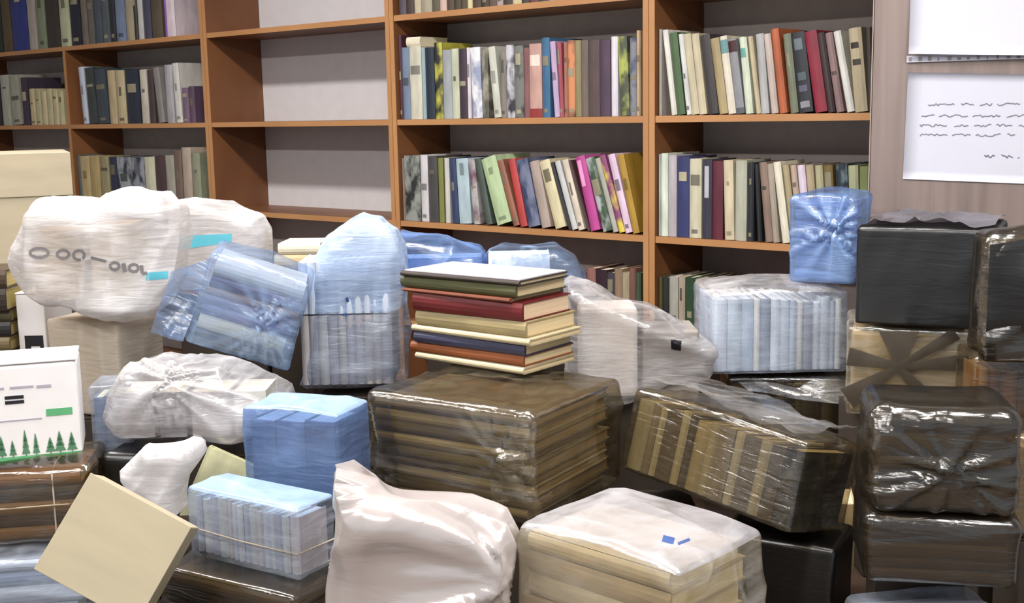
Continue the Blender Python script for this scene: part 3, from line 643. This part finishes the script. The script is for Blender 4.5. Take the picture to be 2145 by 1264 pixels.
for x0, x1, z0, z1, m in [(-.02, .012, .116, .122, BLK), (-.02, .012, .107, .113, BLK), (-.1, -.03, .112, .119, BLK), (-.01, .03, .135, .139, FAINT), (.035, .06, .133, .138, FAINT), (-.08, -.02, .135, .139, FAINT), (-.08, .04, .075, .077, FAINT)]:
    bbox('print_line', m, r, x0, x1, yf-.0006, yf, z0, z1)
r = bundle('wrapped_bundle', 'brown string-tied bundle in film under the white printed carton', 'bundle', bx((-.89, 2.157, .964), (0, 0, .146), (.213, .18, .132)), SMOKE, 'stack', 5, [(150, 108, 64), (74, 52, 40), (172, 132, 84), (60, 44, 38), (156, 112, 66)], folds=[((1, 0, .2), 14, .007), ((.4, 0, 1), 22, .004)], r=0.012, seed=5)
tube('string', [(.045, -.098, .0), (.046, -.1, .066), (.045, -.097, .128), (.045, -.06, .138), (.045, .06, .138)], .0016, STRING, r); tube('string', [(-.108, -.09, .062), (-.05, -.102, .068), (.045, -.104, .07), (.112, -.088, .066), (.113, .06, .066)], .0016, STRING, r)
bundle('wrapped_bundle', 'pale blue wrapped bundle at bottom left corner', 'bundle', bx((-.9, 2.14, .813), (0, 0, .19), (.2, .2, .134)), PALE, 'stack', 4, [(150, 160, 172), (176, 180, 186), (130, 142, 160), (168, 172, 180)], folds=[((1, 0, .1), 16, .008)], r=0.015, seed=6)
bundle('wrapped_bundle', 'dark bundle in black film between white carton and clear bag', 'bundle', bx((-.705, 2.236, .885), (0, 0, -.113), (.12, .143, .28)), BLACK, 'stack', 8, [(60, 56, 52), (40, 38, 38)], folds=[((1, 0, .3), 14, .006)], r=0.012, seed=7)
bundle('wrapped_bundle', 'slim grey-blue bundle standing right behind white printed carton', 'bundle', bx((-.79, 2.3, 1.07), (0, 0, .1), (.07, .1, .14)), PALE, 'row', 2, [(120, 136, 160), (150, 160, 178)], folds=[((0, 0, 1), 14, .003)], r=0.007, seed=8)
carton('plain brown carton hidden underneath the heap of bundles', -.825, -.775, 2.27, 2.35, TZ+.0005, .998, group=HG)
r = lump('plastic_bag', 'clear whitish bag of books gathered at top, under blue tilted bundle', 'bag',
     [(212, 890), (222, 845), (256, 795), (325, 778), (415, 778), (490, 806), (545, 832), (580, 860), (570, 905), (480, 932), (400, 922), (300, 924), (236, 917)], 2.14, .17, GREYW, .035,
     [((.5, 0, 1), 11, .012)], [((-.04, -.08, .12), .09, .014, 9, (0, -1, .6))], seed=9., bulge=.025)
for i, (x, wv, c) in enumerate([(-.13, .06, (176, 172, 176)), (-.06, .05, (150, 146, 150)), (0, .07, (196, 190, 192)), (.08, .06, (206, 204, 196))]):
    bundle_book(wv, .085, .11, c, (226, 220, 206), r, loc=(x, -.068, .012))
r = bundle('wrapped_bundle', 'tilted stack of books in blue film with a starry gather', 'bundle', bx((-.528, 2.407, 1.272), (.048, .347, .152), (.197, .181, .179)), BLUE, 'stack', 7,
     [(34, 34, 38), (214, 204, 176), (96, 92, 130), (120, 104, 130), (150, 120, 110), (88, 80, 110), (190, 186, 180)], folds=[((.3, 0, 1), 12, .005)], stars=[((.035, -.09, -.01), .045, .02, 13, (0, -1, 0))], r=0.011, seed=10, dome=.015, ts=[1.1, 1.2, .9, .8, .7, .9, 1.2])
film_tail(r, 'film_tail', DEEP, [(-.1, -.07, .17), (-.165, -.06, .12), (-.17, -.06, -.01), (-.1, -.085, .0)], .02, 3.)
for i, (c, t) in enumerate([((206, 182, 140), .03), ((224, 214, 190), .026)]):
    b = book(t, .1, .12, c); b.location = (-.555+.01*i, 2.78, 1.299+t+.031*i); b.rotation_euler = (0, math.pi/2, -.05)
    tag(b, ['tan book lying beneath a cream one behind blue tilted bundle', 'cream book lying on a tan one behind blue tilted bundle'][i], 'book')
r = lump('paper_packet', 'white crumpled packet sticking out behind the kraft board', 'packet', [(296, 950), (405, 952), (372, 1015), (362, 1090), (325, 1080), (248, 1010)], 1.97, .08, WHITE, .02, [((.6, 0, 1), 14, .012)], seed=11., bulge=.02)
b = empty('book', at(440, 936, 2.12), (-.15, .42, -.1)); tag(b, 'pale yellow-green board book leaning between white packet and blue bundle', 'book')
o = MB().box(0, .14, -.001, .0015, -.16, 0).box(0, .14, .0145, .017, -.16, 0).box(-.002, .0015, -.001, .017, -.16, 0).build('cover', COVER, b); o.color = srgb((198, 196, 158))
o = MB().box(.002, .136, .0018, .0142, -.157, -.003).build('pages', PAGES, b); o.color = srgb((222, 214, 188))
r = base_root('kraft_box', bx((-.614, 1.761, .997), (-.398, .48, -.149), (.176, .061, .161))); tag(r, 'plain kraft board box tilted on its corner at lower left', 'box')
bbox('box_body', KRAFT, r, -.088, .088, -.0275, .0305, 0, .161, .002); bbox('lid', KRAFT, r, -.089, .089, -.031, -.028, -.001, .162, .001)

# ------------------------------------------------------------------ middle of the heap
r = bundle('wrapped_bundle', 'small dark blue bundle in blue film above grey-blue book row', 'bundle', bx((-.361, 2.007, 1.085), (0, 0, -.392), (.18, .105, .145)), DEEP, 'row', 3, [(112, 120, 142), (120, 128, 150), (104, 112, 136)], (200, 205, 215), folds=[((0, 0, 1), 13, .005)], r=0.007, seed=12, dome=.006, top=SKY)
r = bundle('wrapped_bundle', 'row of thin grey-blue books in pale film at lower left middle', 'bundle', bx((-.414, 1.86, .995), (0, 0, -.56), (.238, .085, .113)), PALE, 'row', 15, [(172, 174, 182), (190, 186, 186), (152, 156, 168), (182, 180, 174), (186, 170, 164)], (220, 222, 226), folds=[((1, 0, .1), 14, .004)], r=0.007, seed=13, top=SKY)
tube('string', [(-.12, -.05, .05), (0, -.052, .046), (.121, -.05, .044), (.124, .04, .044)], .0014, STRING, r)
bundle('wrapped_bundle', 'dark brown wrapped bundle under the grey-blue book row', 'bundle', bx((-.425, 1.83, .84), (0, 0, -.514), (.27, .13, .188)), DARK, 'stack', 6, [(110, 88, 66), (70, 56, 46), (140, 126, 104)], folds=[((1, 0, .1), 14, .006)], r=0.008, seed=14)
r = lump('wrapped_bundle', 'tall bundle in whitish blue film left of the loose book stack', 'bundle',
     [(632, 815), (652, 735), (650, 600), (688, 508), (745, 475), (785, 468), (822, 490), (838, 590), (838, 815)], 2.5, .18, PALE, .03, [((1, 0, .15), 10, .01), ((.4, 0, 1), 18, .005)], seed=15., bulge=.02, top=(HAZE, .17))
rnd = random.Random(3); x = -.106
for i in range(10):
    t = rnd.uniform(.016, .024); c = rnd.choice([(206, 200, 196), (186, 180, 180), (214, 206, 190), (170, 168, 176)])
    bundle_book(t*.97, .15, .16, c, (226, 222, 214), r, loc=(x, -.088, .012)); bundle_book(t*.97, .11, .16, (196, 206, 224), (222, 226, 232), r, loc=(x, -.088, .166)); x += t
decal(r, 'printed_mark', stroke([(726, 624), (729, 633)], 6)+stroke([(716, 659), (730, 661)], 4), plain('blue_ink', (60, 84, 140)))
lump('wrapped_bundle', 'long blue film parcel behind the loose book stack', 'bundle', [(828, 610), (830, 498), (876, 504), (935, 521), (1002, 540), (1008, 610)], 2.7, .15, DEEP, .03, [((.5, 0, 1), 13, .014)], seed=16., bulge=.02)
bundle_book(.2, .07, .1, (150, 172, 214), (200, 210, 226), bpy.data.objects[[o for o in bpy.data.objects if o.get('label', '').startswith('long blue film')][0].name], loc=(-.1, -.05, .005))
r = lump('wrapped_bundle', 'white and blue film parcel behind right end of loose book stack', 'bundle', [(1030, 610), (1026, 542), (1060, 532), (1120, 528), (1168, 524), (1205, 548), (1226, 590), (1226, 610)], 2.7, .15, BLUE, .03, [((.5, 0, 1), 13, .012)], seed=17., bulge=.02)
bundle_book(.14, .082, .1, (240, 243, 246), (240, 242, 246), r, loc=(-.112, -.068, .004))
# the brown bundle under the loose books
BR = [(176, 162, 128), (132, 118, 92), (188, 174, 140), (112, 100, 80), (164, 150, 116)]
r = bundle('wrapped_bundle', 'big brown bundle in smoky film carrying the loose book stack', 'bundle', bx((-.034, 2.14, 1.058), (0, 0, -.56), (.349, .3, .19)), SMOKE, 'stack', 9, BR, (176, 152, 112), folds=[((1, 0, .05), 11, .007), ((.5, 0, 1), 20, .004)], stars=[((.12, -.15, .02), .035, .02, 11, (0, -1, 0)), ((-.15, -.15, -.06), .03, .018, 9, (0, -1, 0))], r=0.012, seed=18)
film_tail(r, 'film_tail', SMOKE, [(-.18, -.158, .17), (-.12, -.165, .175), (-.11, -.165, .02), (-.18, -.16, .01)], .012, 5.)
film_tail(r, 'film_tail', CLEAR, [(.07, -.16, .1), (.15, -.163, .13), (.16, -.163, .05), (.09, -.16, .02)], .014, 6.)
# loose stack on top
SY = -.668; z = 1.163; cs, ss = math.cos(SY), math.sin(SY)
specs = [('cream', (216, 200, 164), 14, .0, .262), ('rust orange', (166, 92, 48), 22, -.012, .272), ('navy', (66, 66, 94), 24, -.004, .262), ('pale cream', (224, 208, 170), 14, .004, .285), ('beige', (190, 170, 124), 33, .0, .262),
         ('dark red', (118, 28, 30), 38, -.006, .258), ('thin rust brown', (132, 68, 42), 9, -.03, .262), ('olive green', (98, 98, 60), 25, -.03, .278), ('thin dark brown', (66, 54, 48), 11, -.024, .282)]
for i, (nm, c, pxh, dx, ln) in enumerate(specs):
    c = dim(c, .86); ln += .016; t = pxh*.171/190; d = .165-.004*(i % 3)
    b = book(t, ln, d, c, page=(230, 208, 164) if i != 5 else (236, 206, 172), marks=[])
    ln0 = ln; lx, ly = -ln/2+dx-.006, -.085+.003*((i*2) % 3)
    a = SY+.015*((i % 3)-1)
    b.location = (-.03+lx*math.cos(a)-ly*math.sin(a), 2.335+lx*math.sin(a)+ly*math.cos(a), z+t); b.rotation_euler = Euler((0, math.pi/2, a)); z += t+.0006
    if i == 8: bbox('front_board', plain('pale_board', (222, 218, 228), .35), b, -.0022, -.0002, .006, d, .004, ln-.004)
    tag(b, f'{nm} book, {ORD[i]} from bottom of loose stack on brown bundle', 'book', 'loose stack of books on the brown bundle')
# ------------------------------------------------------------------ front middle
lump('plastic_bag', 'shiny pinkish white plastic bag at bottom middle', 'bag', [(736, 1004), (756, 1064), (890, 1100), (955, 1116), (1010, 1132), (1050, 1146), (1046, 1240), (1040, 1550), (712, 1550), (712, 1250), (722, 1170), (730, 1080)], 1.62, .12, PINK, .025, [((1, 0, .62), 17, .026, 1.5)], [((.13, -.06, .25), .25, .01, 7, (0, -1, 0))], seed=19., bulge=.03)
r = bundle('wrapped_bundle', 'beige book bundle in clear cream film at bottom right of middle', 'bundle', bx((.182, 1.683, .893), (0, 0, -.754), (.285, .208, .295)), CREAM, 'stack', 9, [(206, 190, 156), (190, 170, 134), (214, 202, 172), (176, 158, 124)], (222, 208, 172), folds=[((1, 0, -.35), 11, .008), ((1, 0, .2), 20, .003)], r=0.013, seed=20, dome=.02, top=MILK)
decal(r, 'printed_mark', stroke([(1388, 1128), (1412, 1134)], 14)+stroke([(1420, 1140), (1445, 1130)], 6), plain('blue_ink', (60, 84, 140)))

# ------------------------------------------------------------------ right side of the heap
r = lump('plastic_bag', 'white see-through bag right of the loose book stack', 'bag', [(1196, 606), (1238, 616), (1300, 656), (1385, 680), (1440, 706), (1503, 742), (1490, 800), (1400, 812), (1300, 850), (1205, 840)], 2.4, .18, GREYW, .025, [((1, 0, -.5), 10, .012), ((.3, 0, 1), 18, .006)], seed=21., bulge=.02)
bbox('grey_box', plain('grey_card', (150, 142, 136), .7), r, .0, .115, -.07, .06, .004, .15, .004)
bbox('white_parcel', plain('white_parcel', (236, 228, 222), .7), r, -.13, -.01, -.06, .05, .01, .2, .01)
decal(r, 'printed_mark', [[(1405, 712), (1428, 714), (1426, 736), (1406, 732)]], BLK)
KB = [(172, 162, 130), (138, 122, 94), (194, 184, 150), (104, 90, 72), (182, 172, 140), (84, 74, 64), (172, 158, 122)]
r = bundle('wrapped_bundle', 'slanting row of khaki books in clear smoky film', 'bundle', bx((.393, 2.048, 1.037), (-.23, .082, -.843), (.371, .175, .147)), SMOKE, 'row', 14, KB+KB[:6]+[(30, 29, 31)], (190, 172, 130), folds=[((1, 0, .1), 10, .006), ((.2, 0, 1), 18, .003)], r=0.009, seed=22, dome=.01)
film_tail(r, 'film_tail', CLEAR, [(-.18, -.06, .16), (.17, -.07, .158), (.18, .07, .17), (-.15, .07, .18)], .014, 9.)
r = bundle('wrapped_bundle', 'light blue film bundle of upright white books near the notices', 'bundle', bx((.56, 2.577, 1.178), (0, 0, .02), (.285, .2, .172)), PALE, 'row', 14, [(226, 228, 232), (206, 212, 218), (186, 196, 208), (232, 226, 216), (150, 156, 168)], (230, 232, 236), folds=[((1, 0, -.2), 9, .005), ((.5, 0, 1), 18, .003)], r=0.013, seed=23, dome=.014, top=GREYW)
r = bundle('wrapped_bundle', 'dark film bundle of upright books under the light blue bundle', 'bundle', bx((.608, 2.577, 1.014), (0, 0, -.1), (.28, .2, .13)), DARK, 'row', 12, KB, (190, 172, 130), folds=[((1, 0, .1), 12, .006)], r=0.009, seed=24)
film_tail(r, 'film_tail', CLEAR, [(-.12, -.106, .13), (.13, -.106, .13), (.13, -.14, .09), (-.1, -.13, .11)], .012, 10.)
r = bundle('wrapped_bundle', 'upright bundle in bright blue film before the wood panel', 'bundle', bx((.69, 2.565, 1.37), (0, 0, -.5), (.13, .15, .178)), DEEP, 'stack', 7, [(150, 162, 196), (120, 130, 168), (176, 186, 210)], (200, 210, 226), folds=[((.6, 0, 1), 12, .006)], stars=[((.03, -.075, .02), .06, .024, 12, (0, -1, 0))], r=0.012, seed=25, dome=.014)
r = bundle('wrapped_bundle', 'square bundle tightly wrapped in glossy black film', 'bundle', bx((.81, 2.275, 1.331), (0, 0, -.45), (.24, .2, .18)), BLACK, 'box', 1, plain('black_contents', (40, 38, 38)), folds=[((1, 0, .2), 10, .003), ((.3, 0, 1), 24, .002)], r=0.007, seed=26)
film_tail(r, 'film_tail', film_mat('grey_sheen_film', (124, 116, 122), (150, 142, 140), .45, .85, .2, .3), [(-.11, -.1, .186), (.115, -.1, .186), (.12, .12, .188), (-.11, .12, .188)], .016, 11.)  # grey colour stands in for the reflected sheen on the black top
r = bundle('wrapped_bundle', 'beige parcel with dark film gathered in a star under black bundle', 'bundle', bx((.772, 2.291, 1.148), (0, 0, -.311), (.22, .191, .168)), CREAM, 'box', 1, plain('beige_contents', (176, 156, 120), .7, .1), folds=[((.4, 0, 1), 12, .004)], r=0.008, seed=27)
sm = plain('dark_film_band', (72, 64, 55), .35, .2)
for k, (a0, ln, wv) in enumerate([(.1, .13, .016), (3.0, .1, .018), (3.75, .12, .022), (5.4, .1, .018), (1.6, .08, .036), (.6, .12, .012)]):
    px, pz = -.015+ln*math.cos(a0), .1+ln*math.sin(a0); px = max(-.108, min(.108, px)); pz = max(.004, min(.166, pz))
    dx, dz = px+.015, pz-.1; l = math.hypot(dx, dz); nx, nz = -dz/l, dx/l; q = -.105
    MB().add([(-.015-nx*.006, q-.006, .1-nz*.006), (-.015+nx*.006, q-.006, .1+nz*.006), (px+nx*wv, q+.001, pz+nz*wv), (px-nx*wv, q+.001, pz-nz*wv), (-.015, q-.007, .1), (px, q-.001, pz)], [(0, 4, 5, 3), (4, 1, 2, 5)]).build('film_band', sm, r, True)
r = bundle('wrapped_bundle', 'row of reddish brown books in film at right edge', 'bundle', bx((.895, 2.075, 1.13), (0, 0, -.12), (.17, .125, .165)), SMOKE, 'row', 7, [(184, 138, 86), (120, 74, 52), (150, 104, 70), (92, 60, 46), (138, 96, 66)], (190, 160, 120), folds=[((.1, 0, 1), 12, .004)], r=0.007, seed=28)
r = bundle('wrapped_bundle', 'grey-green bundle half covered by black film at right edge', 'bundle', bx((.892, 2.035, 1.322), (0, 0, -.15), (.16, .12, .21)), DARK, 'stack', 6, [(128, 122, 104), (100, 96, 82), (150, 142, 122)], (170, 160, 136), folds=[((.6, 0, 1), 10, .014), ((1, 0, .4), 18, .008)], r=0.018, seed=29)
film_tail(r, 'film_tail', BLACK, [(-.085, -.075, .2), (-.02, -.08, .21), (-.0, -.08, .0), (-.085, -.07, .0)], .02, 12.)
r = bundle('wrapped_bundle', 'dark bundle with crossed film creases at lower right', 'bundle', bx((.655, 1.8, 1.122), (0, 0, -.17), (.2, .178, .153)), DARK, 'stack', 5, [(104, 98, 84), (84, 78, 66), (124, 116, 98)], (150, 138, 112), folds=[((1, 0, .3), 10, .009), ((.4, 0, 1), 16, .006)], stars=[((-.0, -.1, -.01), .07, .018, 4, (0, -1, 0))], r=0.021, seed=30)
r = bundle('wrapped_bundle', 'dark brown bundle under the crossed one at lower right', 'bundle', bx((.655, 1.798, .984), (0, 0, -.2), (.212, .186, .1)), DARK, 'stack', 4, [(84, 66, 48), (66, 52, 40), (98, 80, 56)], (120, 98, 70), folds=[((1, 0, .2), 12, .008)], r=0.015, seed=31)
bundle('wrapped_bundle', 'tan bundle beside dark crossed bundle at lower right edge', 'bundle', bx((.882, 1.93, 1.027), (0, 0, -.05), (.127, .11, .168)), SMOKE, 'row', 4, [(176, 152, 116), (160, 134, 98)], (190, 170, 132), folds=[((.2, 0, 1), 12, .004)], r=0.009, seed=32)
bundle('wrapped_bundle', 'black film bundle below the slanting khaki books', 'bundle', bx((.47, 1.985, .836), (0, 0, -.5), (.2, .13, .175)), BLACK, 'row', 6, [(60, 54, 46), (40, 36, 34)], folds=[((0, 0, 1), 12, .004)], r=0.009, seed=33)
b = book(.03, .13, .1, (196, 172, 126)); b.location = at(1752, 1200, 2.06); b.rotation_euler = (0, 0, -.2); tag(b, 'tan book upright beside black bundle at lower right', 'book')
bundle('wrapped_bundle', 'pale blue wrapped bundle at bottom right corner', 'bundle', bx((.63, 1.75, .81), (0, 0, .1), (.2, .14, .13)), PALE, 'stack', 4, [(150, 160, 176), (180, 184, 190)], folds=[((1, 0, .1), 16, .008)], r=0.015, seed=34)

# ------------------------------------------------------------------ wood panel with the notices
PW = wood('grey_wood_laminate', (120, 105, 101), (146, 130, 124), (26, 26, 1.2), .5)
pr = empty('notice_panel', (.812, 2.7, 0), (0, 0, -.31)); tag(pr, 'tall grey-brown wooden panel with paper notices at right', 'panel')
bbox('board', PW, pr, 0, .62, 0, .024, .02, 2.25, .003); bbox('foot', PW, pr, .02, .07, -.05, .06, 0, .0195); bbox('foot', PW, pr, .55, .6, -.05, .06, 0, .0195)
bbox('edge_strip', plain('pale_edge', (160, 145, 134), .5), pr, -.003, -.0005, -.001, .025, .02, 2.25)
def on_panel(px, py, off=.0):
    M = rootmat(pr).inverted(); o = M@Vector(CAM); d = (M.to_3x3()@Vector(ray(px, py))); t = (-off-o.y)/d.y; p = o+d*t; return p.x, p.z
PAPER = plain('notice_paper', (206, 206, 219), .7, .015)
def sheet(name, label, px, off, curl=0., n=12):
    q = [on_panel(*p, off) for p in px]; M = rootmat(pr); o0 = M@Vector((q[3][0], -off, q[3][1])); root = empty(name, o0, (0, 0, -.31)); tag(root, label, 'paper notice')
    mb = MB(); V = []
    for j in range(n+1):
        for i in range(n+1):
            a, b = i/n, j/n; x = (q[0][0]*(1-a)+q[1][0]*a)*(1-b)+(q[3][0]*(1-a)+q[2][0]*a)*b-q[3][0]; zz = (q[0][1]*(1-a)+q[1][1]*a)*(1-b)+(q[3][1]*(1-a)+q[2][1]*a)*b-q[3][1]
            V.append((x, -curl*(b**2)*(1-.4*a)-.0008, zz))
    Bk = [(x, y+.0006, zz) for x, y, zz in V]; m = n+1; nV = len(V)
    f = [(j*m+i, (j+1)*m+i, (j+1)*m+i+1, j*m+i+1) for j in range(n) for i in range(n)]; f += [tuple(nV+k for k in t[::-1]) for t in f]
    ed = [(j*m, (j+1)*m) for j in range(n)]+[((j+1)*m+n, j*m+n) for j in range(n)]+[(i+1, i) for i in range(n)]+[(n*m+i, n*m+i+1) for i in range(n)]
    f += [(a, b, nV+b, nV+a) for a, b in ed]
    mesh_obj('paper', V+Bk, f, PAPER, root, True); return root, q
s1, q = sheet('paper_notice', 'curling white paper notice at top right above the other', [(1911, -120), (2330, -128), (2320, 118), (1903, 114)], .002, .02)
wd = q[2][0]-q[3][0]
st = empty('punched_strip', (rootmat(pr)@Vector((on_panel(1899, 131)[0], -.002, on_panel(1899, 131)[1]))), (0, 0, -.31)); tag(st, 'white punched paper strip between the two notices', 'paper strip')
bbox('strip', PAPER, st, 0, wd, -.0026, -.0018, 0, .014)
rnd = random.Random(5)
for i in range(22): bbox('punched_mark', plain('grey_mark', (150, 140, 140)), st, i*.02+.004, i*.02+.004+rnd.uniform(.003, .009), -.0031, -.0027, .002, rnd.uniform(.007, .012))
s2, q = sheet('paper_notice', 'white paper notice with four printed lines at right', [(1902, 152), (2330, 158), (2318, 392), (1891, 375)], .002, .0)
def scribble(root, q, x0, x1, y, mat, wd, amp, seed):
    "a line of unreadable small lettering, word by word"
    rnd = random.Random(seed); x = x0
    while x < x1:
        ln = rnd.uniform(22, 62); e = min(x+ln, x1); pts = []; k = x
        while k < e: pts.append((k, y+rnd.uniform(-amp, amp))); k += rnd.uniform(3, 5)
        if len(pts) > 1:
            mb = MB()
            for sq in stroke(pts, wd):
                v = []
                for p in sq:
                    X, Z = on_panel(*p, .004); v.append((X-q[3][0], -.0012, Z-q[3][1]))
                mb.add(v, [(0, 1, 2, 3), (3, 2, 1, 0)])
            mb.build('lettering', mat, root)
        x = e+rnd.uniform(8, 13)
GI = plain('grey_ink', (168, 166, 176), .7, .05)
for i, (x0, x1, y) in enumerate([(1944, 2240, 219), (1930, 2240, 243), (1927, 2240, 263), (1927, 2128, 283)]): scribble(s2, q, x0, x1, y, GI, 2.4, 3.0, 20+i)
scribble(s2, q, 2062, 2140, 328, plain('blue_grey_ink', (140, 140, 164), .7), 2.4, 4, 31)
scribble(s1, [on_panel(*p, .002) for p in [(1911, -120), (2330, -128), (2320, 118), (1903, 114)]], 2005, 2070, 32, plain('faint_ink', (176, 172, 184)), 2.4, 8, 41)
